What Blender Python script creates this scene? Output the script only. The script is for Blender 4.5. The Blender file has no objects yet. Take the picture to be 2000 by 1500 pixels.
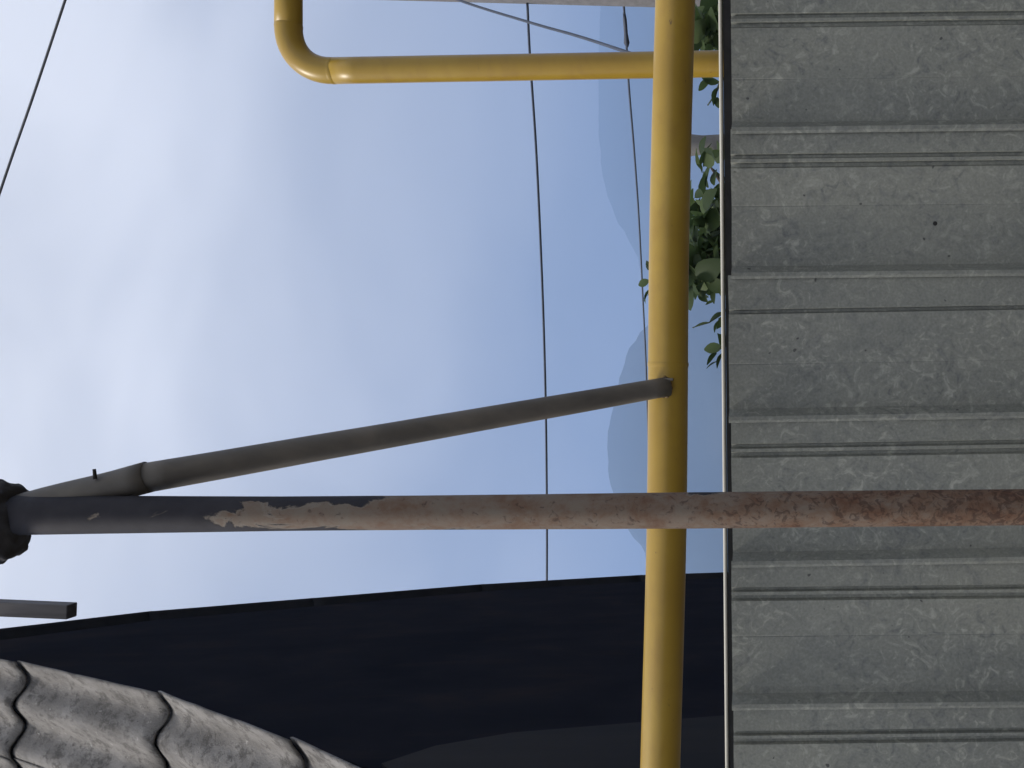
import bpy, bmesh, math, random
from mathutils import Vector, Matrix, noise as mnoise

random.seed(7)
scene = bpy.context.scene
COL = scene.collection

# ------------------------------------------------------------------ camera
# The photograph was taken with the phone on its side: world up points to the photo's left.
PX, PY, F = 1550.0, 750.0, 2000.0            # principal point and focal length in photo pixels
ROLL = math.radians(0.45)
CAM = Vector((0.0, 0.0, 1.6))
cr, sr = math.cos(ROLL), math.sin(ROLL)
R = Vector((-sr, 0, -cr))                    # photo right
U = Vector((cr, 0, -sr))                     # photo up
FW = Vector((0, 1, 0))                       # looking direction
cam_data = bpy.data.cameras.new('camera')
cam = bpy.data.objects.new('camera', cam_data)
COL.objects.link(cam)
cam.matrix_world = Matrix(((R.x, U.x, -FW.x, CAM.x), (R.y, U.y, -FW.y, CAM.y), (R.z, U.z, -FW.z, CAM.z), (0, 0, 0, 1)))
cam_data.sensor_width = 36
cam_data.lens = 36.0 * F / 2000.0
cam_data.shift_x = (1000 - PX) / 2000.0
cam_data.clip_start = 0.05
cam_data.clip_end = 30000
scene.camera = cam


def at(x, y, Y):
    """photo pixel and depth along +Y -> world point"""
    return CAM + (R * ((x - PX) / F) + U * ((PY - y) / F) + FW) * Y


# ------------------------------------------------------------------ sky, sun, exposure
SUN_DIR = Vector((-0.62, -0.07, 0.78)).normalized()      # towards the sun
sun_el = math.asin(SUN_DIR.z)
sun_az = math.atan2(SUN_DIR.x, SUN_DIR.y)
world = bpy.data.worlds.new('World')
scene.world = world
world.use_nodes = True
wn, wl = world.node_tree.nodes, world.node_tree.links
wn.clear()


def N(nodes, kind, **kw):
    n = nodes.new(kind)
    for k, v in kw.items():
        setattr(n, k, v)
    return n


w_out = N(wn, 'ShaderNodeOutputWorld')
w_bg = N(wn, 'ShaderNodeBackground')
w_bg.inputs['Strength'].default_value = 0.1
sky = N(wn, 'ShaderNodeTexSky', sky_type='NISHITA', sun_disc=False)
sky.sun_elevation = sun_el
sky.sun_rotation = sun_az
sky.air_density = 1.0
sky.dust_density = 0.6
sky.ozone_density = 2.0
tc = N(wn, 'ShaderNodeTexCoord')
sep = N(wn, 'ShaderNodeSeparateXYZ')
wl.new(tc.outputs['Generated'], sep.inputs[0])
# thin high cloud: none low over the hills, nearly closed overhead
zr = N(wn, 'ShaderNodeMapRange')
zr.inputs['From Min'].default_value = 0.16
zr.inputs['From Max'].default_value = 0.60
zr.inputs['To Min'].default_value = 0.14
zr.inputs['To Max'].default_value = 0.92
wl.new(sep.outputs['Z'], zr.inputs['Value'])
mp = N(wn, 'ShaderNodeMapping')
mp.inputs['Scale'].default_value = (1.0, 1.0, 2.2)
mp.inputs['Location'].default_value = (0.35, 0.2, 0.15)
wl.new(tc.outputs['Generated'], mp.inputs['Vector'])
cn = N(wn, 'ShaderNodeTexNoise')
cn.inputs['Scale'].default_value = 2.4
cn.inputs['Detail'].default_value = 3.0
cn.inputs['Roughness'].default_value = 0.45
cn.inputs['Distortion'].default_value = 0.6
wl.new(mp.outputs[0], cn.inputs['Vector'])
cm = N(wn, 'ShaderNodeMath', operation='MULTIPLY_ADD')
cm.inputs[1].default_value = 0.65
cm.inputs[2].default_value = -0.30
wl.new(cn.outputs['Fac'], cm.inputs[0])
ca = N(wn, 'ShaderNodeMath', operation='ADD', use_clamp=True)
wl.new(zr.outputs[0], ca.inputs[0])
wl.new(cm.outputs[0], ca.inputs[1])
# cloud brightness: a little brighter where the cloud is thin
cb = N(wn, 'ShaderNodeMapRange')
cb.inputs['From Min'].default_value = 0.35
cb.inputs['From Max'].default_value = 0.7
cb.inputs['To Min'].default_value = 0.90
cb.inputs['To Max'].default_value = 1.22
wl.new(cn.outputs['Fac'], cb.inputs['Value'])
ccol = N(wn, 'ShaderNodeCombineColor')
for i, v in enumerate((7.25, 7.2, 7.3)):
    ccol.inputs[i].default_value = v
cmul = N(wn, 'ShaderNodeVectorMath', operation='SCALE')
wl.new(ccol.outputs[0], cmul.inputs[0])
wl.new(cb.outputs[0], cmul.inputs['Scale'])
# the clear sky is read somewhat higher than the horizon, where it is a deeper blue
zm = N(wn, 'ShaderNodeMath', operation='MULTIPLY_ADD')
zm.inputs[1].default_value = 0.6
zm.inputs[2].default_value = 0.35
wl.new(sep.outputs['Z'], zm.inputs[0])
zc = N(wn, 'ShaderNodeMath', operation='MAXIMUM')
zc.inputs[1].default_value = 0.05
wl.new(zm.outputs[0], zc.inputs[0])
cmb = N(wn, 'ShaderNodeCombineXYZ')
wl.new(sep.outputs['X'], cmb.inputs['X'])
wl.new(sep.outputs['Y'], cmb.inputs['Y'])
wl.new(zc.outputs[0], cmb.inputs['Z'])
nrm = N(wn, 'ShaderNodeVectorMath', operation='NORMALIZE')
wl.new(cmb.outputs[0], nrm.inputs[0])
wl.new(nrm.outputs[0], sky.inputs['Vector'])
mixs = N(wn, 'ShaderNodeMix', data_type='RGBA')
wl.new(ca.outputs[0], mixs.inputs['Factor'])
hs = N(wn, 'ShaderNodeHueSaturation')      # milky air between the clouds
hs.inputs['Saturation'].default_value = 0.60
hs.inputs['Value'].default_value = 0.97
wl.new(sky.outputs[0], hs.inputs['Color'])
wl.new(hs.outputs[0], mixs.inputs['A'])
wl.new(cmul.outputs[0], mixs.inputs['B'])
wl.new(mixs.outputs['Result'], w_bg.inputs['Color'])
wl.new(w_bg.outputs[0], w_out.inputs[0])

sun_data = bpy.data.lights.new('sun', 'SUN')
sun_data.energy = 2.9
sun_data.angle = math.radians(10)
sun_data.color = (1.0, 0.93, 0.84)
sun = bpy.data.objects.new('sun', sun_data)
COL.objects.link(sun)
sun.rotation_euler = SUN_DIR.to_track_quat('Z', 'Y').to_euler()
sun.location = (-6, 4, 12)

vs = scene.view_settings
vs.view_transform = 'Standard'
vs.look = 'None'
vs.exposure = 0.28
vs.gamma = 1.0
vs.use_curve_mapping = False
scene.cycles.use_denoising = True
scene.cycles.volume_bounces = 1
scene.cycles.max_bounces = 8
scene.render.film_transparent = False


# ------------------------------------------------------------------ helpers
def link_mesh(name, verts, faces, mat=None, parent=None, smooth=False, origin=None):
    """one mesh object; coordinates given in world space"""
    base = Vector(origin) if origin is not None else (parent_world(parent) if parent else Vector())
    me = bpy.data.meshes.new(name)
    me.from_pydata([tuple(Vector(v) - base) for v in verts], [], faces)
    me.validate()
    bm = bmesh.new()
    bm.from_mesh(me)
    bmesh.ops.recalc_face_normals(bm, faces=bm.faces)
    bm.to_mesh(me)
    bm.free()
    if smooth:
        for p in me.polygons:
            p.use_smooth = True
    if mat:
        me.materials.append(mat)
    o = bpy.data.objects.new(name, me)
    COL.objects.link(o)
    if parent:
        o.parent = parent
        o.location = base - parent_world(parent)
    else:
        o.location = base
    return o


def parent_world(o):
    v = Vector()
    while o:
        v = v + o.location
        o = o.parent
    return v


def thing(name, label, cat, loc, group=None):
    o = bpy.data.objects.new(name, None)
    o.empty_display_size = 0.2
    COL.objects.link(o)
    o.location = loc
    o['label'] = label
    o['category'] = cat
    if group:
        o['group'] = group
    return o


def tag(o, label, cat, group=None):
    o['label'] = label
    o['category'] = cat
    if group:
        o['group'] = group
    return o


def frame_for(d):
    d = d.normalized()
    a = Vector((0, 0, 1)) if abs(d.z) < 0.9 else Vector((1, 0, 0))
    u = d.cross(a).normalized()
    v = d.cross(u).normalized()
    return u, v


def tube_geo(pts, radii, n=24, caps=True, wob=0.0, seed=0):
    """swept tube, parallel-transported frame"""
    pts = [Vector(p) for p in pts]
    if not hasattr(radii, '__len__'):
        radii = [radii] * len(pts)
    verts, faces = [], []
    u = None
    for i, p in enumerate(pts):
        if i == 0:
            d = pts[1] - pts[0]
        elif i == len(pts) - 1:
            d = pts[-1] - pts[-2]
        else:
            d = (pts[i + 1] - p).normalized() + (p - pts[i - 1]).normalized()
        d.normalize()
        if u is None:
            u, v = frame_for(d)
        else:
            u = (u - d * u.dot(d)).normalized()
            v = d.cross(u).normalized()
        for k in range(n):
            a = 2 * math.pi * k / n
            r = radii[i]
            if wob:
                r *= 1 + wob * mnoise.noise(p * 9 + Vector((math.cos(a), math.sin(a), seed)) * 1.3)
            verts.append(p + u * (r * math.cos(a)) + v * (r * math.sin(a)))
    m = len(pts)
    for i in range(m - 1):
        for k in range(n):
            k2 = (k + 1) % n
            faces.append((i * n + k, i * n + k2, (i + 1) * n + k2, (i + 1) * n + k))
    if caps:
        faces.append(tuple(range(n))[::-1])
        faces.append(tuple((m - 1) * n + k for k in range(n)))
    return verts, faces


def lerp_pts(a, b, n):
    a, b = Vector(a), Vector(b)
    return [a.lerp(b, i / (n - 1)) for i in range(n)]


def box_geo(c, ax, ay, az):
    """box from a centre and three half-axis vectors"""
    c = Vector(c)
    vs_ = [c + ax * i + ay * j + az * k for i in (-1, 1) for j in (-1, 1) for k in (-1, 1)]
    fs = [(0, 1, 3, 2), (4, 6, 7, 5), (0, 4, 5, 1), (2, 3, 7, 6), (0, 2, 6, 4), (1, 5, 7, 3)]
    return vs_, fs


def bevel(o, w, seg=2):
    m = o.modifiers.new('bevel', 'BEVEL')
    m.width = w
    m.segments = seg
    m.limit_method = 'ANGLE'
    return o


def merge(*geos):
    V_, F_ = [], []
    for v, f in geos:
        b = len(V_)
        V_ += list(v)
        F_ += [tuple(i + b for i in q) for q in f]
    return V_, F_


# ------------------------------------------------------------------ materials
def new_mat(name):
    m = bpy.data.materials.new(name)
    m.use_nodes = True
    nt = m.node_tree
    b = nt.nodes['Principled BSDF']
    return m, nt.nodes, nt.links, b


def noise_node(nodes, links, scale, detail=4, rough=0.55, dist=0.0, vec=None, mapping=None, coord='Object'):
    t = nodes.new('ShaderNodeTexNoise')
    t.inputs['Scale'].default_value = scale
    t.inputs['Detail'].default_value = detail
    t.inputs['Roughness'].default_value = rough
    t.inputs['Distortion'].default_value = dist
    if vec is None:
        c = nodes.new('ShaderNodeTexCoord')
        vec = c.outputs[coord]
    if mapping:
        mpn = nodes.new('ShaderNodeMapping')
        mpn.inputs['Scale'].default_value = mapping
        links.new(vec, mpn.inputs['Vector'])
        vec = mpn.outputs[0]
    links.new(vec, t.inputs['Vector'])
    return t.outputs['Fac']


def ramp(nodes, links, fac, stops):
    r = nodes.new('ShaderNodeValToRGB')
    els = r.color_ramp.elements
    while len(els) > 1:
        els.remove(els[-1])
    els[0].position, els[0].color = stops[0][0], col4(stops[0][1])
    for p, c in stops[1:]:
        e = els.new(p)
        e.color = col4(c)
    links.new(fac, r.inputs[0])
    return r.outputs[0]


def col4(c):
    if not hasattr(c, '__len__'):
        c = (c, c, c)
    return (c[0], c[1], c[2], 1.0)


def mix(nodes, links, fac, a, b, mode='MIX'):
    m = nodes.new('ShaderNodeMix')
    m.data_type = 'RGBA'
    m.blend_type = mode
    if hasattr(fac, 'node'):
        links.new(fac, m.inputs['Factor'])
    else:
        m.inputs['Factor'].default_value = fac
    for s, x in (('A', a), ('B', b)):
        if hasattr(x, 'node'):
            links.new(x, m.inputs[s])
        else:
            m.inputs[s].default_value = col4(x)
    return m.outputs['Result']


def bump(nodes, links, b, h, strength=0.3, dist=0.002):
    n = nodes.new('ShaderNodeBump')
    n.inputs['Strength'].default_value = strength
    n.inputs['Distance'].default_value = dist
    links.new(h, n.inputs['Height'])
    links.new(n.outputs[0], b.inputs['Normal'])


# yellow gas-pipe paint, weathered
def make_yellow():
    m, n, l, b = new_mat('yellow_pipe_paint')
    big = noise_node(n, l, 3.0, 4, 0.6)
    streak = noise_node(n, l, 16.0, 6, 0.65, 0.3, mapping=(0.4, 1, 1))
    c = ramp(n, l, big, [(0.25, (0.33, 0.200, 0.022)), (0.5, (0.395, 0.252, 0.030)), (0.8, (0.46, 0.31, 0.045))])
    c2 = mix(n, l, ramp(n, l, streak, [(0.50, 0), (0.72, 0.45)]), c, (0.29, 0.165, 0.03))
    spots = noise_node(n, l, 34.0, 4, 0.65, mapping=(0.6, 1, 1))
    c3 = mix(n, l, ramp(n, l, spots, [(0.69, 0), (0.73, 0.75)]), c2, (0.11, 0.06, 0.025))
    l.new(c3, b.inputs['Base Color'])
    b.inputs['Roughness'].default_value = 0.38
    b.inputs['Coat Weight'].default_value = 0.2
    b.inputs['Coat Roughness'].default_value = 0.35
    bump(n, l, b, streak, 0.12, 0.003)
    return m


# rusty pole with flaking dark paint: the paint survives on the upper part
def make_pole():
    m, n, l, b = new_mat('flaking_paint_over_rust')
    c = n.new('ShaderNodeTexCoord')
    s = n.new('ShaderNodeSeparateXYZ')
    l.new(c.outputs['Object'], s.inputs[0])
    patch = noise_node(n, l, 13.0, 8, 0.64, 0.9, vec=c.outputs['Object'], mapping=(1, 1, 0.38))
    # height (object origin is on the ground)
    h = n.new('ShaderNodeMapRange')
    h.inputs['From Min'].default_value = 2.12
    h.inputs['From Max'].default_value = 2.86
    h.inputs['To Min'].default_value = -0.62
    h.inputs['To Max'].default_value = 0.24
    l.new(s.outputs['Z'], h.inputs['Value'])
    # paint clings to the two sides and has gone from the face
    sx = n.new('ShaderNodeMath')
    sx.operation = 'MULTIPLY'
    l.new(s.outputs['X'], sx.inputs[0])
    l.new(s.outputs['X'], sx.inputs[1])
    sx2 = n.new('ShaderNodeMath')
    sx2.operation = 'MULTIPLY_ADD'
    sx2.inputs[1].default_value = 420.0
    l.new(sx.outputs[0], sx2.inputs[0])
    l.new(h.outputs[0], sx2.inputs[2])
    pm = n.new('ShaderNodeMath')
    pm.operation = 'MULTIPLY_ADD'
    pm.inputs[1].default_value = 2.0
    pm.inputs[2].default_value = -0.55
    l.new(patch, pm.inputs[0])
    add = n.new('ShaderNodeMath')
    add.operation = 'ADD'
    l.new(pm.outputs[0], add.inputs[0])
    l.new(sx2.outputs[0], add.inputs[1])
    mask = n.new('ShaderNodeMapRange')
    mask.inputs['From Min'].default_value = 0.50
    mask.inputs['From Max'].default_value = 0.56
    l.new(add.outputs[0], mask.inputs['Value'])
    # bare metal: greyish beige primer high up, rust low down
    rustn = noise_node(n, l, 24.0, 8, 0.72, 0.25, vec=c.outputs['Object'], mapping=(1, 1, 0.7))
    rusth = n.new('ShaderNodeMapRange')
    rusth.inputs['From Min'].default_value = 1.2
    rusth.inputs['From Max'].default_value = 2.4
    rusth.inputs['To Min'].default_value = 0.085
    rusth.inputs['To Max'].default_value = -0.07
    l.new(s.outputs['Z'], rusth.inputs['Value'])
    ra = n.new('ShaderNodeMath')
    ra.operation = 'ADD'
    l.new(rustn, ra.inputs[0])
    l.new(rusth.outputs[0], ra.inputs[1])
    bare = ramp(n, l, ra.outputs[0], [(0.30, (0.20, 0.17, 0.14)), (0.44, (0.19, 0.146, 0.116)), (0.56, (0.165, 0.108, 0.076)),
                                      (0.70, (0.135, 0.072, 0.046)), (0.9, (0.05, 0.026, 0.02))])
    pits = noise_node(n, l, 60.0, 4, 0.6, 1.2, vec=c.outputs['Object'])
    pa = n.new('ShaderNodeMath')
    pa.operation = 'ADD'
    l.new(pits, pa.inputs[0])
    l.new(rusth.outputs[0], pa.inputs[1])
    bare = mix(n, l, ramp(n, l, pa.outputs[0], [(0.555, 0), (0.66, 0.6)]), bare, (0.04, 0.023, 0.02))
    flake = noise_node(n, l, 20.0, 5, 0.6, vec=c.outputs['Object'])
    paint = ramp(n, l, flake, [(0.3, (0.022, 0.022, 0.030)), (0.7, (0.038, 0.037, 0.046))])
    # pale primer rim where the paint has broken away
    rim = n.new('ShaderNodeMapRange')
    rim.interpolation_type = 'LINEAR'
    rim.inputs['From Min'].default_value = 0.42
    rim.inputs['From Max'].default_value = 0.50
    l.new(add.outputs[0], rim.inputs['Value'])
    bare = mix(n, l, ramp(n, l, rim.outputs[0], [(0.3, 0), (1.0, 0.6)]), bare, (0.25, 0.225, 0.195))
    colr = mix(n, l, mask.outputs[0], bare, paint)
    l.new(colr, b.inputs['Base Color'])
    b.inputs['Roughness'].default_value = 0.75
    b.inputs['Specular IOR Level'].default_value = 0.3
    hh = n.new('ShaderNodeMath')
    hh.operation = 'MULTIPLY_ADD'
    hh.inputs[1].default_value = 0.5
    l.new(rustn, hh.inputs[0])
    l.new(mask.outputs[0], hh.inputs[2])
    bump(n, l, b, hh.outputs[0], 0.6, 0.0025)
    return m


def make_simple(name, stops, scale=8, rough=0.6, metallic=0.0, bump_s=0.2, bump_d=0.002, detail=5, mapping=None, spec=None):
    m, n, l, b = new_mat(name)
    f = noise_node(n, l, scale, detail, 0.6, 0.3, mapping=mapping)
    l.new(ramp(n, l, f, stops), b.inputs['Base Color'])
    b.inputs['Roughness'].default_value = rough
    b.inputs['Metallic'].default_value = metallic
    if spec is not None:
        b.inputs['Specular IOR Level'].default_value = spec
    if bump_s:
        bump(n, l, b, f, bump_s, bump_d)
    return m


# weathered galvanised sheet with worm-like mottling
def make_galv():
    m, n, l, b = new_mat('weathered_galvanised_sheet')
    g = n.new('ShaderNodeNewGeometry')
    pos = g.outputs['Position']
    big = noise_node(n, l, 2.3, 4, 0.55, 0.5, vec=pos, mapping=(1, 1, 0.55))
    c = ramp(n, l, big, [(0.3, (0.215, 0.23, 0.215)), (0.5, (0.26, 0.274, 0.247)), (0.72, (0.315, 0.324, 0.282))])
    worm = noise_node(n, l, 21.0, 4, 0.6, 1.9, vec=pos)
    amount = ramp(n, l, noise_node(n, l, 5.0, 3, 0.6, vec=pos), [(0.34, 0.35), (0.60, 1.0)])
    w1 = ramp(n, l, worm, [(0.32, 1), (0.46, 0)])
    w2 = ramp(n, l, worm, [(0.54, 0), (0.72, 1)])
    f1 = mix(n, l, 1.0, w1, amount, 'MULTIPLY')
    f2 = mix(n, l, 1.0, w2, amount, 'MULTIPLY')
    bw1 = n.new('ShaderNodeRGBToBW')
    l.new(f1, bw1.inputs[0])
    bw2 = n.new('ShaderNodeRGBToBW')
    l.new(f2, bw2.inputs[0])
    c = mix(n, l, bw1.outputs[0], c, (0.175, 0.188, 0.185))
    c = mix(n, l, bw2.outputs[0], c, (0.45, 0.46, 0.415))
    fine = noise_node(n, l, 140.0, 2, 0.5, vec=pos)
    c = mix(n, l, 0.10, c, ramp(n, l, fine, [(0.35, 0.1), (0.65, 0.6)]))
    specks = noise_node(n, l, 38.0, 1, 0.5, vec=pos)
    c = mix(n, l, ramp(n, l, specks, [(0.775, 0), (0.80, 0.8)]), c, (0.06, 0.06, 0.065))
    l.new(c, b.inputs['Base Color'])
    b.inputs['Metallic'].default_value = 0.35
    b.inputs['Roughness'].default_value = 0.55
    bump(n, l, b, big, 0.25, 0.01)
    return m


# old asbestos cement sheet
def make_cement():
    m, n, l, b = new_mat('weathered_cement_sheet')
    c0 = n.new('ShaderNodeTexCoord')
    v = c0.outputs['Object']
    f = noise_node(n, l, 9.0, 8, 0.66, 0.1, vec=v, mapping=(1, 0.3, 0.3))
    c = ramp(n, l, f, [(0.28, (0.115, 0.108, 0.10)), (0.45, (0.18, 0.17, 0.16)), (0.62, (0.255, 0.243, 0.23)), (0.8, (0.35, 0.338, 0.322))])
    lich = noise_node(n, l, 19.0, 8, 0.74, 0.15, vec=v, mapping=(1, 0.42, 0.42))
    c = mix(n, l, ramp(n, l, lich, [(0.50, 0), (0.60, 0.85)]), c, (0.075, 0.069, 0.063))
    chips = noise_node(n, l, 30.0, 4, 0.7, 0.3, vec=v, mapping=(1, 0.6, 0.6))
    c = mix(n, l, ramp(n, l, chips, [(0.66, 0), (0.70, 0.9)]), c, (0.035, 0.032, 0.03))
    c = mix(n, l, ramp(n, l, chips, [(0.30, 0.7), (0.36, 0)]), c, (0.40, 0.39, 0.375))
    l.new(c, b.inputs['Base Color'])
    b.inputs['Roughness'].default_value = 0.85
    bump(n, l, b, lich, 0.8, 0.02)
    return m


def make_leaf():
    m, n, l, b = new_mat('leaf_green')
    oi = n.new('ShaderNodeObjectInfo')
    c = ramp(n, l, oi.outputs['Random'], [(0.0, (0.04, 0.066, 0.026)), (0.5, (0.065, 0.105, 0.04)), (0.85, (0.10, 0.15, 0.055)), (1.0, (0.15, 0.20, 0.09))])
    l.new(c, b.inputs['Base Color'])
    b.inputs['Roughness'].default_value = 0.6
    b.inputs['Specular IOR Level'].default_value = 0.3
    tr = n.new('ShaderNodeBsdfTranslucent')
    l.new(c, tr.inputs[0])
    ms = n.new('ShaderNodeMixShader')
    ms.inputs[0].default_value = 0.4
    out = n['Material Output']
    l.new(b.outputs[0], ms.inputs[1])
    l.new(tr.outputs[0], ms.inputs[2])
    l.new(ms.outputs[0], out.inputs[0])
    return m


def make_dark_wall():  # deep shade on the gable is put into this near-black base colour
    m, n, l, b = new_mat('shaded_gable_render')
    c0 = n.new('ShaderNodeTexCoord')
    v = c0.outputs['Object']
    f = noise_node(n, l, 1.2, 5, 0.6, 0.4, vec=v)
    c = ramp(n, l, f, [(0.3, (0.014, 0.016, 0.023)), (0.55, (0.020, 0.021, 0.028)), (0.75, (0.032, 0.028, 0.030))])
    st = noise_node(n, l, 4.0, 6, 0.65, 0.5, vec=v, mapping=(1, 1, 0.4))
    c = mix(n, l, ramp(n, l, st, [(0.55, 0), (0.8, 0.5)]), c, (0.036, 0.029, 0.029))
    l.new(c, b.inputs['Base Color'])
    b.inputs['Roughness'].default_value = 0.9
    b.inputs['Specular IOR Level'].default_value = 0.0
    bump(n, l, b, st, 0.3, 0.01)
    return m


M_yellow = make_yellow()
M_pole = make_pole()
M_galv = make_galv()
M_cement = make_cement()
M_leaf = make_leaf()
M_wall = make_dark_wall()
M_patch = make_simple('dark_brown_patch', [(0.3, (0.014, 0.015, 0.019)), (0.7, (0.026, 0.024, 0.025))], 3, 0.9, mapping=(1, 1, 0.25), spec=0.12)
M_darkroof = make_simple('shaded_roof_sheet', [(0.3, (0.011, 0.012, 0.016)), (0.7, (0.024, 0.024, 0.028))], 6, 0.8, spec=0.2)  # dark copy of the roof sheet, the far slope's shade put into its colour
M_brace = make_simple('grey_brown_paint', [(0.25, (0.085, 0.079, 0.073)), (0.5, (0.135, 0.124, 0.11)), (0.75, (0.20, 0.178, 0.152))], 9, 0.6, mapping=(1, 1, 0.5))
M_weld = make_simple('rusty_weld', [(0.3, (0.10, 0.06, 0.03)), (0.7, (0.26, 0.17, 0.05))], 60, 0.7)
M_black = make_simple('black_tar', [(0.3, (0.03, 0.03, 0.036)), (0.7, (0.06, 0.056, 0.057))], 14, 0.8, spec=0.25, bump_s=0.5, bump_d=0.01)
M_rail = make_simple('dark_rail_steel', [(0.3, (0.012, 0.012, 0.013)), (0.7, (0.028, 0.027, 0.026))], 20, 0.7)
M_lip = make_simple('pale_edge_strip', [(0.3, (0.62, 0.60, 0.52)), (0.7, (0.76, 0.745, 0.66))], 12, 0.5, mapping=(0.3, 1, 1))
M_conc = make_simple('grey_concrete', [(0.3, (0.19, 0.185, 0.187)), (0.7, (0.27, 0.262, 0.265))], 14, 0.85)
M_white = make_simple('white_render', [(0.3, (0.70, 0.69, 0.68)), (0.7, (0.8, 0.79, 0.78))], 8, 0.7)
M_wood = make_simple('grey_timber', [(0.3, (0.085, 0.08, 0.083)), (0.7, (0.15, 0.14, 0.142))], 20, 0.7, mapping=(1, 1, 0.1))
M_cable = make_simple('cable_black', [(0.3, (0.04, 0.052, 0.08)), (0.7, (0.06, 0.075, 0.11))], 10, 0.6, bump_s=0)
M_cable_grey = make_simple('cable_grey', [(0.3, (0.13, 0.135, 0.15)), (0.7, (0.18, 0.185, 0.2))], 10, 0.6, bump_s=0)
M_bark = make_simple('bark', [(0.3, (0.06, 0.05, 0.04)), (0.7, (0.13, 0.11, 0.09))], 18, 0.9)
M_twig = make_simple('green_twig', [(0.3, (0.035, 0.05, 0.03)), (0.7, (0.07, 0.09, 0.05))], 18, 0.7)
M_ground = make_simple('dry_earth', [(0.3, (0.06, 0.05, 0.038)), (0.5, (0.085, 0.07, 0.052)), (0.75, (0.055, 0.065, 0.033))], 1.5, 0.95, bump_s=0.4, bump_d=0.03, detail=8)
M_hill = make_simple('wooded_hillside', [(0.3, (0.022, 0.034, 0.024)), (0.6, (0.035, 0.048, 0.032)), (0.8, (0.055, 0.06, 0.045))], 0.006, 0.95, bump_s=0, detail=8)
M_plaster = make_simple('old_plaster', [(0.3, (0.25, 0.24, 0.22)), (0.7, (0.34, 0.33, 0.30))], 4, 0.9)

# ------------------------------------------------------------------ setting: ground and hills
gx0, gx1, gy0, gy1 = -3400, 3400, -60, 4700
gv, gf = [], []
xs = [-3400, -900, -250, -60, -15, -5, 0, 5, 15, 60, 250, 900, 3400]
ys = [-60, -15, -3, 3, 8, 15, 30, 80, 250, 900, 2200, 4700]
for yy in ys:
    for xx in xs:
        gv.append((xx, yy, 0.0))
for j in range(len(ys) - 1):
    for i in range(len(xs) - 1):
        a = j * len(xs) + i
        gf.append((a, a + 1, a + 1 + len(xs), a + len(xs)))
ground = link_mesh('ground', gv, gf, M_ground)
ground['kind'] = 'structure'


def mountain(name, ridge, Y, depth, seed):
    """ridge: photo pixels of the skyline; a real hill with that skyline at distance Y"""
    ridge_w = [at(x, y, Y) for x, y in ridge]
    ridge_w.sort(key=lambda p: p.x)
    nx, ny = 110, 16
    x0, x1 = ridge_w[0].x, ridge_w[-1].x
    verts, faces = [], []
    for i in range(nx + 1):
        X = x0 + (x1 - x0) * i / nx
        for a, b_ in zip(ridge_w, ridge_w[1:]):
            if a.x <= X <= b_.x + 1e-6:
                t = (X - a.x) / max(1e-6, b_.x - a.x)
                t = t * t * (3 - 2 * t) * 0.5 + t * 0.5
                H = a.z + (b_.z - a.z) * t
                break
        H += 7.0 * mnoise.fractal(Vector((X * 0.012, seed, 0)), 0.9, 2.0, 5)
        for j in range(ny + 1):
            q = j / ny * 2 - 1                       # -1 near foot, 0 ridge, 1 far foot
            prof = (1 - abs(q)) ** 0.9
            yy = Y + q * depth
            z = H * prof + 0.10 * H * (1 - prof) * prof * 4 * mnoise.fractal(Vector((X * 0.006, yy * 0.006, seed)), 0.9, 2.0, 4)
            verts.append((X, yy, max(z, -4.0) - (3 if abs(q) > 0.99 else 0)))
    for i in range(nx):
        for j in range(ny):
            a = i * (ny + 1) + j
            faces.append((a, a + 1, a + ny + 2, a + ny + 1))
    o = link_mesh(name, verts, faces, M_hill, smooth=True)
    o['kind'] = 'structure'
    return o


mountain('mountain', [(1530, 690), (1330, 606), (1262, 560), (1249, 510), (1224, 462), (1202, 424), (1186, 380), (1174, 320), (1168, 230), (1170, 100), (1176, -60), (1180, -220), (1170, -500), (1200, -800), (1530, -1200)], 3250, 650, 3.1)
mountain('mountain', [(1530, 470), (1320, 600), (1250, 650), (1222, 690), (1211, 732), (1204, 770), (1190, 830), (1184, 880), (1188, 920), (1200, 970), (1225, 1030), (1260, 1075), (1275, 1180), (1250, 1400), (1300, 1700), (1530, 2100)], 2150, 700, 8.7)

# ------------------------------------------------------------------ haze
hz = 620.0
hv, hf = box_geo((0, 1950, hz / 2 - 6.0), Vector((2900, 0, 0)), Vector((0, 2000, 0)), Vector((0, 0, hz / 2 + 4)))
haze = None
HAZE_DENSITY = 0.00058
if HAZE_DENSITY > 0:
    mh = bpy.data.materials.new('haze_air')
    mh.use_nodes = True
    nt = mh.node_tree
    nt.nodes.remove(nt.nodes['Principled BSDF'])
    pv = nt.nodes.new('ShaderNodeVolumePrincipled')
    pv.inputs['Color'].default_value = (0.45, 0.64, 1.0, 1)
    pv.inputs['Density'].default_value = HAZE_DENSITY
    pv.inputs['Anisotropy'].default_value = 0.2
    nt.links.new(pv.outputs[0], nt.nodes['Material Output'].inputs['Volume'])
    haze = link_mesh('haze', hv, hf, mh)
    haze['kind'] = 'stuff'
    haze.display_type = 'WIRE'

# ------------------------------------------------------------------ house on the left: gable coloured as in deep shade, curved corrugated roof
CG, KG = 1.0, 0.10                            # gable plane X = -(CG + KG*Y)
GN = Vector((1, KG, 0)).normalized()          # outward normal of the gable
GT = Vector((-KG, 1, 0)).normalized()         # along the gable, away from the camera


def on_gable(x, y, off=0.0):
    d = at(x, y, 1.0) - CAM
    cg = CG - off / GN.x
    Y = cg / (-d.x - KG)
    return CAM + d * Y


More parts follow.
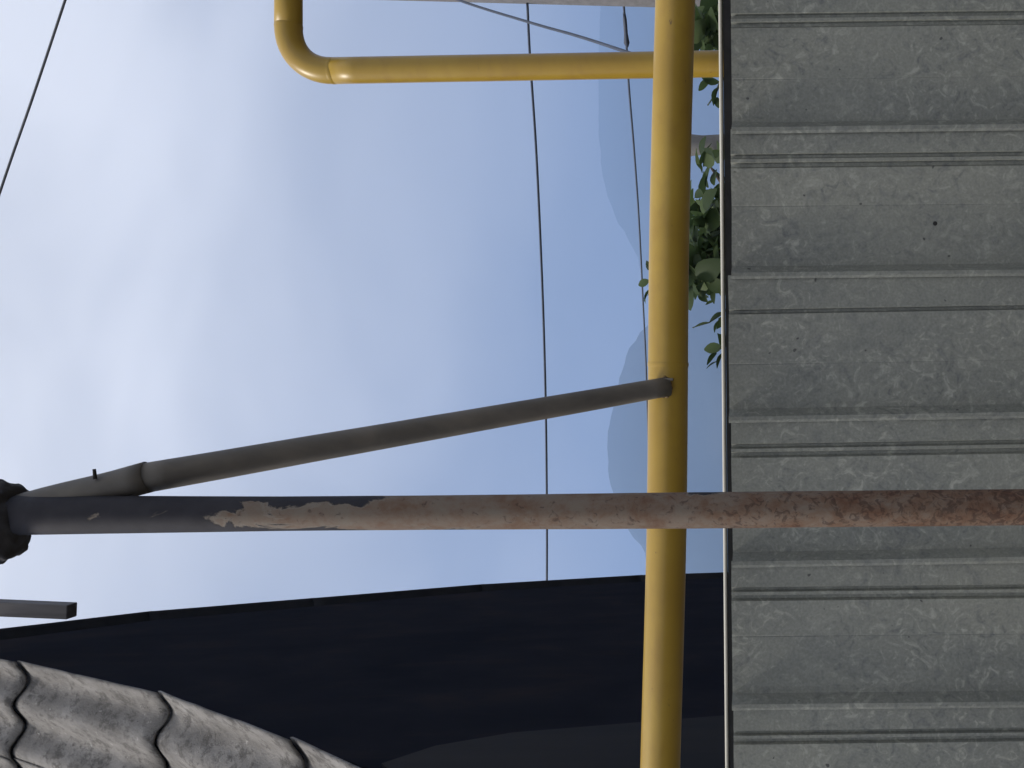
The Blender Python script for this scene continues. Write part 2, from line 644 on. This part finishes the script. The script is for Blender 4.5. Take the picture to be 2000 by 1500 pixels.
house = thing('house', 'dark gabled house at the left with a mossy grey corrugated roof', 'house', (-4.0, 6.0, 0))
near_px = [(900, 1584), (720, 1500), (565, 1440), (305, 1350), (30, 1291), (-90, 1268), (-190, 1250)]
far_px = [(-190, 1250), (0, 1229), (290, 1194), (610, 1168), (940, 1141), (1250, 1123), (1420, 1117), (1530, 1114)]
OV = 0.06
nearP = [on_gable(*p, off=OV) for p in near_px]
farP = [on_gable(*p, off=OV) for p in far_px]
# gable wall, just under the roof line
outline = []
for p in nearP:
    outline.append(p - GN * OV - Vector((0, 0, 0.15)))
for p in farP[1:]:
    outline.append(p - GN * OV - Vector((0, 0, 0.10)) - GT * 0.05)
foot_n = outline[0].copy(); foot_n.z = -0.1
foot_f = outline[-1].copy(); foot_f.z = -0.1
wall_out = [foot_n] + outline + [foot_f]
T = 0.3
wv = wall_out + [p - GN * T for p in wall_out]
nwo = len(wall_out)
wf = [tuple(range(nwo)), tuple(range(nwo, 2 * nwo))[::-1]]
for i in range(nwo):
    j = (i + 1) % nwo
    wf.append((i, j, nwo + j, nwo + i))
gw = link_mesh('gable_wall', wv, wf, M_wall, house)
# long side walls and the far gable
L = 6.5
for p in (outline[0] + GT * 0.15, outline[-1] - GT * 0.15):
    c = p - GN * (L / 2)
    top = p.z - 0.1
    v_, f_ = box_geo((c.x, c.y, top / 2), GN * (L / 2 - T - 0.005), GT * 0.14, Vector((0, 0, top / 2)))
    link_mesh('side_wall', v_, f_, M_plaster, house)
wv2 = [p - GN * (L - T) for p in wall_out] + [p - GN * L for p in wall_out]
link_mesh('rear_gable', wv2, wf, M_plaster, house)

rpp = [(745, 1497), (850, 1462), (1000, 1436), (1440, 1400), (1440, 1650), (960, 1622), (800, 1546)]  # thin raised patch on the gable's near end, less blue than the wall
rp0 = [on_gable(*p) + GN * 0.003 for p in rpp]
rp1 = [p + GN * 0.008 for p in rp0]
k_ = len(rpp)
link_mesh('wall_patch', rp0 + rp1, [tuple(range(k_))[::-1], tuple(range(k_, 2 * k_))] + [(i, (i + 1) % k_, k_ + (i + 1) % k_, k_ + i) for i in range(k_)], M_patch, house)

PERIOD = 0.25
AMP = 0.031


def roof_sheet(p_lo, p_hi, s0, s1, lift_lo, lift_hi, over=0.10, phase=0.0, thick=0.012, sub=12):
    """corrugated sheet from the lower to the upper verge point, s0..s1 metres back from the verge; its lower end laps over the sheet below"""
    up = (p_hi - p_lo).normalized()
    nn = up.cross(GN)
    if nn.z < 0:
        nn = -nn
    lo = p_lo - up * over
    n_s = max(4, int((s1 - s0) / PERIOD * 12))
    verts, faces = [], []
    rows = sub + 1
    for side in (0, 1):
        for r in range(rows):
            t = r / sub
            q = lo.lerp(p_hi, t)
            lf = lift_lo + (lift_hi - lift_lo) * t
            for k in range(n_s + 1):
                s = s0 + (s1 - s0) * k / n_s
                hgt = AMP * math.cos(2 * math.pi * (s + phase) / PERIOD) - AMP
                hgt += 0.004 * mnoise.noise(q * 1.7 + Vector((s * 2, 3, 1))) + 0.005 * mnoise.noise(q * 7 + Vector((s * 11, 1, 4)))
                edge = 0.020 * mnoise.noise(Vector((s * 9, p_lo.z * 3, 0))) + 0.01 * mnoise.noise(Vector((s * 31, p_lo.z * 3, 2))) if r == 0 else 0.0
                verts.append(q - GN * s + up * edge + nn * (hgt + lf - side * thick))
    w = n_s + 1
    B = rows * w
    for r in range(rows - 1):
        for k in range(n_s):
            a = r * w + k
            faces.append((a, a + 1, a + w + 1, a + w))
            faces.append((B + a, B + a + w, B + a + w + 1, B + a + 1))
    for k in range(n_s):
        faces.append((k, B + k, B + k + 1, k + 1))
        a = (rows - 1) * w + k
        faces.append((a, a + 1, B + a + 1, B + a))
    for r in range(rows - 1):
        a, b_ = r * w, r * w + n_s
        faces.append((a, a + w, B + a + w, B + a))
        faces.append((b_, B + b_, B + b_ + w, b_ + w))
    return verts, faces


cols = [(0.0, 0.56), (0.52, 1.62), (1.58, 2.68), (2.64, 3.74), (3.70, 4.80), (4.76, 5.86), (5.82, 6.6)]
near_brk = [0, 2, 3, 4, 6]                   # lap positions on the near slope
for a, b_ in zip(near_brk, near_brk[1:]):
    for ci, (s0, s1) in enumerate(cols):
        v_, f_ = roof_sheet(nearP[a], nearP[b_], s0, s1, 0.030 + 0.008 * (ci % 2), 0.0 + 0.008 * (ci % 2), over=0.05, phase=0.02)
        link_mesh('roof_sheet', v_, f_, M_cement, house, smooth=True)
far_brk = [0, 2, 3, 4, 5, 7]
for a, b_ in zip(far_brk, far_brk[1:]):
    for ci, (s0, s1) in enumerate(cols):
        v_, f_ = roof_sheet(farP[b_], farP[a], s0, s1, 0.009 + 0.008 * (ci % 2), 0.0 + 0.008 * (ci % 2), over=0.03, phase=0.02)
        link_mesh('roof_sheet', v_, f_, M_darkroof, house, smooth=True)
# ridge cap
rp = nearP[-1] + Vector((0, 0, 0.03))
v_, f_ = tube_geo([rp + GN * 0.02, rp - GN * 6.6], 0.09, 14)
link_mesh('ridge_cap', v_, f_, M_cement, house, smooth=True)

# grey timber hanging down beside the roof edge, fixed to the ridge end
tb_lo, tb_hi = at(141, 1193, 6.2), at(-260, 1176, 6.2)
d = (tb_hi - tb_lo).normalized()
v_, f_ = box_geo((tb_lo + tb_hi) / 2, d * ((tb_hi - tb_lo).length / 2), Vector((1, 0, 0)).cross(d).normalized() * 0.045, d.cross(Vector((1, 0, 0)).cross(d)).normalized() * 0.043)
tm = bevel(link_mesh('timber', v_, f_, M_wood, origin=tb_lo), 0.004, 1)
tag(tm, 'short square grey timber hanging down from the top edge beside the dark roofline', 'timber')

# ------------------------------------------------------------------ sheet-metal fence
FY = 2.9
PXM = FY / F                                   # metres per photo pixel at the fence
fence = thing('metal_fence', 'tall fence of grey weathered galvanised ribbed sheets with a pale top edge', 'fence', (0, FY, 0))


def fence_x(y):                                # photo y -> world X on the fence
    return (PY - y) * PXM


def fence_sheet(y0, w, rib, top_px, tilt=0.0, lip=True, dbl=True, seed=0):
    """profile in photo pixels from the right (small y) to the left"""
    mm = 0.001
    # flat rib top, two narrow drip grooves, a pan that falls slightly, then a steep fold up to the overlapping lip
    prof = [(-10, 22), (0, 22), (rib - 2, 21.5), (rib + 0.5, 11), (rib + 5, 10), (rib + 8, 20)]
    if dbl:
        prof += [(rib + 14, 19.5), (rib + 16, 8), (rib + 22, 7.5), (rib + 26, 17.5)]
    c = rib + 34 + (w - rib - 34) * (0.38 + 0.08 * math.sin(seed * 2.1))
    prof += [(rib + 60, 13.5), (c - 2, 8.4), (c, 7.2), (c + 2, 8.0), (w - 40, 1.5), (w - 30, 0), (w - 27, 1), (w - 12, 33), (w - 5, 33), (w, 31)]
    zt = (at(top_px, y0 + w / 2, FY)).z
    zb = 0.03
    rows = 9
    th = 1.4 * mm
    verts, faces = [], []
    m = len(prof)
    for side in (0, 1):
        for r in range(rows + 1):
            t = r / rows
            z = zb + (zt - zb) * t
            for (py, dp) in prof:
                X = fence_x(y0 + py) + tilt * (z - 1.2)
                wav = 0.0022 * mnoise.noise(Vector((X * 4, z * 2.2, seed)))
                verts.append((X, FY - dp * mm - wav + side * th, z + (0.003 * mnoise.noise(Vector((X * 7, seed, 5))) if r == rows else 0)))
    B = (rows + 1) * m
    for r in range(rows):
        for k in range(m - 1):
            a = r * m + k
            faces.append((a, a + 1, a + m + 1, a + m))
            faces.append((B + a, B + a + m, B + a + m + 1, B + a + 1))
        a, b_ = r * m, r * m + m - 1
        faces.append((a, a + m, B + a + m, B + a))
        faces.append((b_, B + b_, B + b_ + m, b_ + m))
    for k in range(m - 1):
        faces.append((k, B + k, B + k + 1, k + 1))
        a = rows * m + k
        faces.append((a, a + 1, B + a + 1, B + a))
    o = link_mesh('metal_sheet', verts, faces, M_galv, fence)
    for p in o.data.polygons:
        p.use_smooth = False
    return o


starts = [-1145, -862, -580, -298, -16, 264, 545, 821, 1101, 1379, 1660]
ends = starts[1:] + [1990]
ribs = {545: 58, 264: 40, -16: 47}
tops = {-16: 1429, 264: 1429, 545: 1424, 821: 1430, 1101: 1430, 1379: 1434}
for i, (a, b_) in enumerate(zip(starts, ends)):
    fence_sheet(a, b_ - a, ribs.get(a, 43), tops.get(a, 1430), tilt=-0.006 + 0.004 * math.sin(i * 1.7), dbl=(a != 545), seed=i)
# rail behind the sheets with a pale lip along its top
xl, xr = fence_x(1990), fence_x(-1145)
rl, rr = at(1434, 1990, FY).z, at(1400, -1145, FY).z
# the top edge falls slightly to the left
A = Vector((xl, FY + 0.024, at(1421, 1990, FY + 0.004).z)); Bp = Vector((xr, FY + 0.024, at(1393, -1145, FY + 0.004).z))
mid = (A + Bp) / 2
d = (Bp - A).normalized()
upv = Vector((-d.z, 0, d.x))
v_, f_ = box_geo(mid - upv * 0.040, d * ((Bp - A).length / 2), Vector((0, 0.015, 0)), upv * 0.028)
link_mesh('top_rail', v_, f_, M_rail, fence)
v_, f_ = box_geo(mid - upv * 0.0045, d * ((Bp - A).length / 2), Vector((0, 0.020, 0)), upv * 0.0050)
bevel(link_mesh('edge_strip', v_, f_, M_lip, fence), 0.0046, 3)
v_, f_ = box_geo(Vector((mid.x, FY + 0.03, 0.45)), Vector(((xr - xl) / 2, 0, 0)), Vector((0, 0.018, 0)), Vector((0, 0, 0.025)))
link_mesh('bottom_rail', v_, f_, M_rail, fence)
for px in (-1000, 130, 1240, 1900):
    X = fence_x(px)
    v_, f_ = box_geo((X, FY + 0.075, 0.85), Vector((0.025, 0, 0)), Vector((0, 0.025, 0)), Vector((0, 0, 0.85)))
    link_mesh('fence_post', v_, f_, M_rail, fence)
# screw heads fixing the sheets to the rail
for (x, y) in ((1453, 418), (1826, 437)):
    p = at(x, y, FY)
    v_, f_ = tube_geo([Vector((p.x, FY - 0.006, p.z)), Vector((p.x, FY + 0.004, p.z))], [0.0065, 0.0085], 8)
    link_mesh('screw', v_, f_, M_rail, fence)

# ------------------------------------------------------------------ support post with brace
PD = 2.0
post_x = at(1006, 999, PD)
post = thing('rusty_post', 'rusty round post with flaking dark paint and a slanting brace, in front of the fence', 'post', (at(1000, 999, PD).x, PD, 0))
px_, = (post.location.x,)
n_p = 60
pts = [Vector((px_ + 0.0008 * math.sin(z * 2.1), PD, z)) for z in [(-0.25 + 3.37 * i / (n_p - 1)) for i in range(n_p)]]
rad = [0.0335 + 0.0050 * max(0, (p.z - 2.62)) / 0.48 + 0.0018 * min(1, max(0, (2.3 - p.z) / 0.5)) for p in pts]
v_, f_ = tube_geo(pts, rad, 40, wob=0.012)
link_mesh('shaft', v_, f_, M_pole, post, smooth=True)
# brace: a tapering bar from the head of the post down to the pipe behind
PIPE_Y = 2.60
b_hi = at(30, 1000, PD + 0.012)
b_a = at(250, 938, 2.02)
b_b = at(278, 934.5, 2.035)
b_lo = at(1305, 755, PIPE_Y - 0.046)
path, rads = [], []
seg = 26
for i in range(seg + 1):
    t = i / seg
    p = b_b.lerp(b_lo, t)
    path.append(p)
    rads.append(0.0302 + (0.0245 - 0.0302) * t)
v_, f_ = tube_geo(path, rads, 28, wob=0.02)
br = link_mesh('brace', v_, f_, M_brace, post, smooth=True)
# sleeve that joins the brace to the head of the post
dirb = (b_b - b_hi).normalized()
path = lerp_pts(b_hi, b_b + dirb * 0.012, 9)
v_, f_ = tube_geo(path, [0.033, 0.033, 0.033, 0.0325, 0.0318, 0.0312, 0.0308, 0.0310, 0.0312], 28, wob=0.03, seed=3)
sl = link_mesh('brace_sleeve', v_, f_, M_brace, post, smooth=True)
v_, f_ = tube_geo([at(186, 936, 2.0), at(184, 916, 2.0)], [0.0038, 0.003], 8)
link_mesh('wire_stub', v_, f_, M_rail, post, smooth=True)
# flattened foot of the brace welded to the pipe
bm = bmesh.new()
for (wx, wy, wr) in ((1299, 737, 0.006), (1305, 742, 0.007), (1308, 750, 0.006), (1309, 758, 0.007), (1307, 766, 0.006), (1303, 773, 0.007), (1296, 775, 0.005)):
    w_ = at(wx, wy, PIPE_Y - 0.047)
    bmesh.ops.create_icosphere(bm, subdivisions=2, radius=wr, matrix=Matrix.Translation(w_))
wvs = [v.co.copy() for v in bm.verts]
wfs = [tuple(v.index for v in f.verts) for f in bm.faces]
bm.free()
link_mesh('weld_bead', wvs, wfs, M_weld, post, smooth=True)
lug = at(1306, 741, PIPE_Y - 0.056)
v_, f_ = box_geo(lug, Vector((0.003, 0, 0)), Vector((0, 0.008, 0)), Vector((0, 0, 0.011)))
link_mesh('lug', v_, f_, M_brace, post)
# tarred lump wrapped round the head of the post
bm = bmesh.new()
bmesh.ops.create_icosphere(bm, subdivisions=5, radius=1.0)
hc = at(-14, 1021, PD)
for vtx in bm.verts:
    c = vtx.co.copy()
    k = 1 + 0.20 * mnoise.noise(c * 1.9 + Vector((4.2, 1.1, 7.7))) + 0.09 * mnoise.noise(c * 4.3) + 0.03 * mnoise.noise(c * 9)
    vtx.co = Vector((c.x * 0.080, c.y * 0.075, c.z * 0.064)) * k
me = bpy.data.meshes.new('tar_wrap')
bm.to_mesh(me)
bm.free()
for p in me.polygons:
    p.use_smooth = True
me.materials.append(M_black)
tw = bpy.data.objects.new('tar_wrap', me)
COL.objects.link(tw)
tw.parent = post
tw.location = hc - post.location

# ------------------------------------------------------------------ yellow gas pipes
# long horizontal pipe in front of the fence top
gp = thing('gas_pipe', 'long horizontal yellow gas pipe running above the fence top', 'pipe', at(1300, 750, PIPE_Y))
a, b_ = at(1291.5, 1500, PIPE_Y), at(1317.5, 0, PIPE_Y)
dv = (b_ - a)
ext_a, ext_b = a - dv * 0.28, b_ + dv * 0.55
pts = lerp_pts(ext_a, ext_b, 70)
for i, p in enumerate(pts):
    p.z += 0.003 * math.sin(i * 0.21)
v_, f_ = tube_geo(pts, 0.0505, 48, wob=0.006)
link_mesh('pipe_run', v_, f_, M_yellow, gp, smooth=True)
for (yy, rr_) in ((712, 0.0515),):
    x_ = 1291.5 + (1500 - yy) / 1500 * 26
    c = at(x_, yy, PIPE_Y)
    v_, f_ = tube_geo([c - dv.normalized() * 0.008, c - dv.normalized() * 0.003, c + dv.normalized() * 0.003, c + dv.normalized() * 0.008], [0.0500, rr_, rr_, 0.0500], 40, wob=0.03, caps=False)
    link_mesh('weld_bead', v_, f_, M_yellow, gp, smooth=True)

# branch: rises behind the pipe and bends to the right
BY = 3.12
bp = thing('gas_pipe', 'thinner yellow gas pipe rising behind the fence and bending to the right', 'pipe', Vector((at(1450, 122, BY).x, BY, 0)))
top_v = at(650, 138, BY)
low_v = at(1420, 124, BY)
dn = (low_v - top_v).normalized()
foot = low_v + dn * 1.75
foot.z = -0.05
RB = 0.0395
v_, f_ = tube_geo(lerp_pts(foot, top_v, 40), RB, 36, wob=0.006)
link_mesh('riser', v_, f_, M_yellow, bp, smooth=True)
h_start = at(563.5, 52, BY)
# elbow: quarter bend between the riser top and the horizontal run
corner = at(563.5, 140, BY)
path = []
e0, e1 = top_v, h_start
for i in range(15):
    t = i / 14
    # circular-ish blend through the corner
    w_ = 0.80
    q0, q1, q2 = (1 - t) ** 2, 2 * t * (1 - t) * w_, t * t
    path.append((e0 * q0 + corner * q1 + e1 * q2) / (q0 + q1 + q2))
v_, f_ = tube_geo(path, RB + 0.0003, 36, caps=False)
link_mesh('elbow', v_, f_, M_yellow, bp, smooth=True)
hdir = (h_start - corner).normalized()
v_, f_ = tube_geo(lerp_pts(h_start, h_start + hdir * 2.6, 30), RB, 36, wob=0.006)
link_mesh('pipe_run', v_, f_, M_yellow, bp, smooth=True)
for c, dd in ((h_start, hdir), (top_v, dn)):
    v_, f_ = tube_geo([c - dd * 0.006, c - dd * 0.002, c + dd * 0.002, c + dd * 0.006], [RB, RB + 0.0006, RB + 0.0006, RB], 32, wob=0.03, caps=False)
    link_mesh('weld_bead', v_, f_, M_yellow, bp, smooth=True)

# ------------------------------------------------------------------ concrete pole at the right, and the wires it carries
QY = 10.0
cpole_e = [at(838, 1, QY), at(1420, 16, QY)]
slope = (cpole_e[1].x - cpole_e[0].x) / (cpole_e[1].z - cpole_e[0].z)
zt_, zb_ = 7.5, -0.3
er = lambda z: 0.20 - 0.012 * z
ex = lambda z: cpole_e[0].x + slope * (z - cpole_e[0].z)
pts = [Vector((ex(z) + er(z), QY, z)) for z in [zb_ + (zt_ - zb_) * i / 20 for i in range(21)]]
v_, f_ = tube_geo(pts, [er(p.z) for p in pts], 28)
cp = link_mesh('utility_pole', v_, f_, M_conc, smooth=True, origin=(pts[0].x, QY, 0))
tag(cp, 'leaning grey concrete pole at the right, only its left side in view', 'pole')


def wire(pxs, rad, mat, label, group, name='wire'):
    pts_ = [at(*p) for p in pxs]
    out = []
    # Catmull-Rom through the points
    P = [pts_[0] * 2 - pts_[1]] + pts_ + [pts_[-1] * 2 - pts_[-2]]
    for i in range(1, len(P) - 2):
        for k in range(8):
            t = k / 8
            p0, p1, p2, p3 = P[i - 1], P[i], P[i + 1], P[i + 2]
            out.append(0.5 * ((2 * p1) + (p2 - p0) * t + (2 * p0 - 5 * p1 + 4 * p2 - p3) * t * t + (3 * p1 - p0 - 3 * p2 + p3) * t ** 3))
    out.append(P[-2])
    v, f = tube_geo(out, rad, 8)
    o = link_mesh(name, v, f, mat, smooth=True, origin=out[len(out) // 2])
    return tag(o, label, 'wire', group)


G_W = 'overhead wires across the sky'
wire([(1030, 6, QY), (1035, 110, 10.2), (1047, 290, 10.5), (1056, 480, 10.8), (1062, 640, 11.1), (1066, 800, 11.4), (1068, 980, 11.7), (1068, 1140, 12.0), (1066, 1300, 12.4)], 0.0125, M_cable,
     'dark straight wire from the concrete pole to the dark house, highest of the level ones', G_W)
wire([(1218, 8, QY + 0.1), (1222, 60, 10.4), (1228, 165, 11), (1239, 300, 12), (1248, 430, 13), (1256, 590, 14), (1262, 720, 15), (1267, 900, 16), (1270, 1070, 17), (1271, 1200, 18)], 0.0115, M_cable,
     'thin faint wire just above the long yellow pipe', G_W)
# short thick splice on the thin wire near the pole
v_, f_ = tube_geo([at(1219, 24, 10.2), at(1220.5, 38, 10.25), at(1222.5, 66, 10.4), at(1224, 84, 10.5), at(1225, 92, 10.5)], [0.012, 0.019, 0.02, 0.03, 0.012], 10)
sp = link_mesh('cable_splice', v_, f_, M_cable, smooth=True, origin=at(1222, 60, 10.4))
tag(sp, 'short thick dark splice on the thin wire beside the concrete pole', 'splice')
wire([(640, -110, 5.6), (760, -55, 5.3), (895, 0, 5.0), (1035, 44, 4.5), (1130, 71, 4.1), (1222, 101, 3.6), (1262, 114, 3.14)], 0.0062, M_cable,
     'dark wire slanting down to the thinner yellow pipe', G_W)
wire([(-260, 1190, 6.3), (-150, 830, 6.3), (0, 375, 6.3), (64, 190, 6.2), (129, -5, 6.1), (230, -310, 6)], 0.0072, M_cable_grey,
     'grey wire cutting steeply across the bright cloud at upper right', G_W)

# ------------------------------------------------------------------ grey pillar and white-walled shed seen through the gap
gpY = 4.6
c_top, c_bot = at(1290, 284, gpY), at(1560, 284, gpY)
zs = [i / 24 for i in range(25)]
ptsc, rc = [], []
ztop = c_top.z
for t in zs:
    z = ztop * (1 - t) - 0.1 * t
    ptsc.append(Vector((c_top.x, gpY, z)))
    xphoto = 1290 + (ztop - z) / gpY * F
    rc.append(0.042 + 0.011 * min(1.0, ((xphoto - 1382) / 48.0) ** 2))
v_, f_ = tube_geo(ptsc, rc, 24)
gpost = link_mesh('concrete_post', v_, f_, M_conc, smooth=True, origin=(c_top.x, gpY, 0))
tag(gpost, 'short grey waisted post behind the fence beside the leaves', 'post')

# ------------------------------------------------------------------ trees behind the fence
def leaf_mesh(name, ln, wd):
    n = 5
    verts, faces = [], []
    for i in range(n + 1):
        t = i / n
        w = wd * (math.sin(math.pi * min(1, t * 0.92 + 0.05)) ** 0.8) * 0.5
        x = ln * t
        zc_ = -0.22 * ln * t * t
        verts += [(x, -w, zc_ + 0.25 * w), (x, 0, zc_), (x, w, zc_ + 0.25 * w)]
    for i in range(n):
        a = i * 3
        faces += [(a, a + 1, a + 4, a + 3), (a + 1, a + 2, a + 5, a + 4)]
    me_ = bpy.data.meshes.new(name)
    me_.from_pydata(verts, [], faces)
    for p in me_.polygons:
        p.use_smooth = True
    me_.materials.append(M_leaf)
    return me_


LEAVES = [leaf_mesh('leaf', 0.088, 0.054), leaf_mesh('leaf', 0.078, 0.038), leaf_mesh('leaf', 0.10, 0.066)]


def put_leaf(parent, p, rnd, d=None, sc=1.0, kind=None):
    me_ = LEAVES[kind if kind is not None else rnd.randrange(3)]
    o = bpy.data.objects.new('leaf', me_)
    COL.objects.link(o)
    o.parent = parent
    o.location = Vector(p) - parent_world(parent)
    if d is None:
        d = Vector((rnd.uniform(-1, 1), rnd.uniform(-1, 0.5), rnd.uniform(-0.7, 0.7)))
    q = d.to_track_quat('X', 'Z')
    o.rotation_mode = 'QUATERNION'
    from mathutils import Quaternion
    o.rotation_quaternion = q @ Quaternion((1, 0, 0), rnd.uniform(-1.2, 1.2))
    o.scale = (sc, sc, sc)
    return o


def twig_with_leaves(parent, pxs, Y, rnd, leaf_specs, r=0.005):
    pts_ = [at(x, y, Y) for x, y in pxs]
    v, f = tube_geo(pts_, [r * (1 - 0.6 * i / (len(pts_) - 1)) for i in range(len(pts_))], 6)
    link_mesh('twig', v, f, M_twig, parent, smooth=True)
    for (x, y, dx, dy, sc, kind) in leaf_specs:
        p = at(x, y, Y)
        d_ = (R * dx - U * dy + FW * rnd.uniform(-0.3, 0.3)).normalized()
        put_leaf(parent, p, rnd, d_, sc * 1.25, 0)


def tree(name, label, base, trunk_top, blobs, n_leaf, Ymin, Ymax, seed, stuff_blobs):
    rnd = random.Random(seed)
    t = thing(name, label, 'tree', base)
    b0 = Vector(base)
    tt = Vector(trunk_top)
    bend = b0.lerp(tt, 0.5) + Vector((0.04, 0.03, 0))
    v, f = tube_geo([b0 - Vector((0, 0, 0.1)), b0.lerp(bend, 0.5), bend, bend.lerp(tt, 0.5), tt], [0.055, 0.045, 0.038, 0.03, 0.02], 12, wob=0.1)
    link_mesh('trunk', v, f, M_bark, t, smooth=True)
    for (x, y, rx, ry) in blobs:
        e = at(x, y, (Ymin + Ymax) / 2)
        m_ = tt.lerp(e, 0.5) + Vector((0, 0, 0.05))
        v, f = tube_geo([tt - Vector((0, 0, 0.05)), m_, e], [0.018, 0.011, 0.004], 7)
        link_mesh('branch', v, f, M_bark, t, smooth=True)
    tot = sum(b[2] * b[3] for b in blobs)
    for (x, y, rx, ry) in blobs:
        for _ in range(int(n_leaf * rx * ry / tot)):
            a_ = rnd.uniform(0, 2 * math.pi)
            r_ = math.sqrt(rnd.random())
            p = at(x + rx * r_ * math.cos(a_), y + ry * r_ * math.sin(a_), rnd.uniform(Ymin, Ymax))
            put_leaf(t, p, rnd, sc=rnd.uniform(0.7, 1.4))
    # the lower crown, hidden by the fence, as one mass of leaves
    V_, F_ = [], []
    for (c, rx, rz, n) in stuff_blobs:
        for _ in range(n):
            p = Vector(c) + Vector((rnd.gauss(0, rx * 0.5), rnd.gauss(0, rx * 0.4), rnd.gauss(0, rz * 0.5)))
            d_ = Vector((rnd.uniform(-1, 1), rnd.uniform(-1, 1), rnd.uniform(-0.8, 0.4))).normalized() * 0.085
            s_ = d_.cross(Vector((rnd.uniform(-1, 1), rnd.uniform(-1, 1), 1))).normalized() * 0.026
            b = len(V_)
            V_ += [p, p + d_ * 0.5 + s_, p + d_, p + d_ * 0.5 - s_]
            F_.append((b, b + 1, b + 2, b + 3))
    o = link_mesh('lower_crown', V_, F_, M_leaf, t)
    o['kind'] = 'stuff'
    return t, rnd


B1 = at(1500, 455, 4.25); B1.z = 0
T1 = at(1520, 450, 4.25)
t1, rnd = tree('tree', 'leafy green tree behind the fence, its crown filling the gap under the long yellow pipe', B1, T1,
               [(1385, 322, 18, 24), (1385, 405, 36, 44), (1380, 470, 40, 50), (1372, 535, 46, 42), (1400, 500, 26, 70), (1310, 540, 30, 22)], 270, 4.0, 4.6, 11,
               [(Vector((B1.x, 4.3, 1.35)), 0.42, 0.45, 900)])
# single leafy shoots that stand clear of the crown
twig_with_leaves(t1, [(1330, 555), (1290, 545), (1262, 518)], 4.2, rnd, [(1275, 530, -0.6, -0.8, 0.45, 1), (1268, 548, -1, 0.35, 0.5, 1), (1280, 560, -0.6, 0.5, 0.45, 1), (1262, 576, -0.2, 0.9, 0.35, 1), (1270, 565, -0.6, 0.8, 0.5, 1)], 0.004)
twig_with_leaves(t1, [(1440, 580), (1412, 612), (1385, 630), (1352, 640)], 4.2, rnd, [(1412, 612, -0.9, 0.3, 0.62, 1), (1385, 630, -1, 0.15, 0.62, 1), (1405, 625, -0.4, 0.6, 0.5, 1), (1395, 588, -0.9, 0.2, 0.35, 1)], 0.005)
twig_with_leaves(t1, [(1440, 640), (1412, 672), (1396, 692)], 4.2, rnd, [(1410, 678, -1, 0.1, 0.7, 1), (1400, 690, -0.7, 0.6, 0.6, 1), (1402, 706, -0.9, 0.35, 0.5, 1), (1412, 690, -0.5, 0.8, 0.6, 1)], 0.004)

B2 = at(1500, 40, 4.1); B2.z = 0
T2 = at(1510, 45, 4.1)
t2, rnd = tree('tree', 'small dark green tree behind the fence at the right, beside the thinner yellow pipe', B2, T2,
               [(1385, 66, 30, 32), (1400, 55, 26, 28), (1335, 58, 18, 16)], 120, 3.7, 4.3, 23,
               [(Vector((B2.x, 4.1, 1.3)), 0.36, 0.45, 600)])
twig_with_leaves(t2, [(1420, 140), (1405, 165), (1396, 186), (1382, 206)], 3.6, rnd, [(1402, 172, -0.4, 0.9, 0.6, 1), (1386, 158, -0.7, 0.5, 0.5, 1), (1405, 160, -0.9, -0.1, 0.6, 1), (1400, 190, 0.1, 1, 0.35, 1)], 0.006)
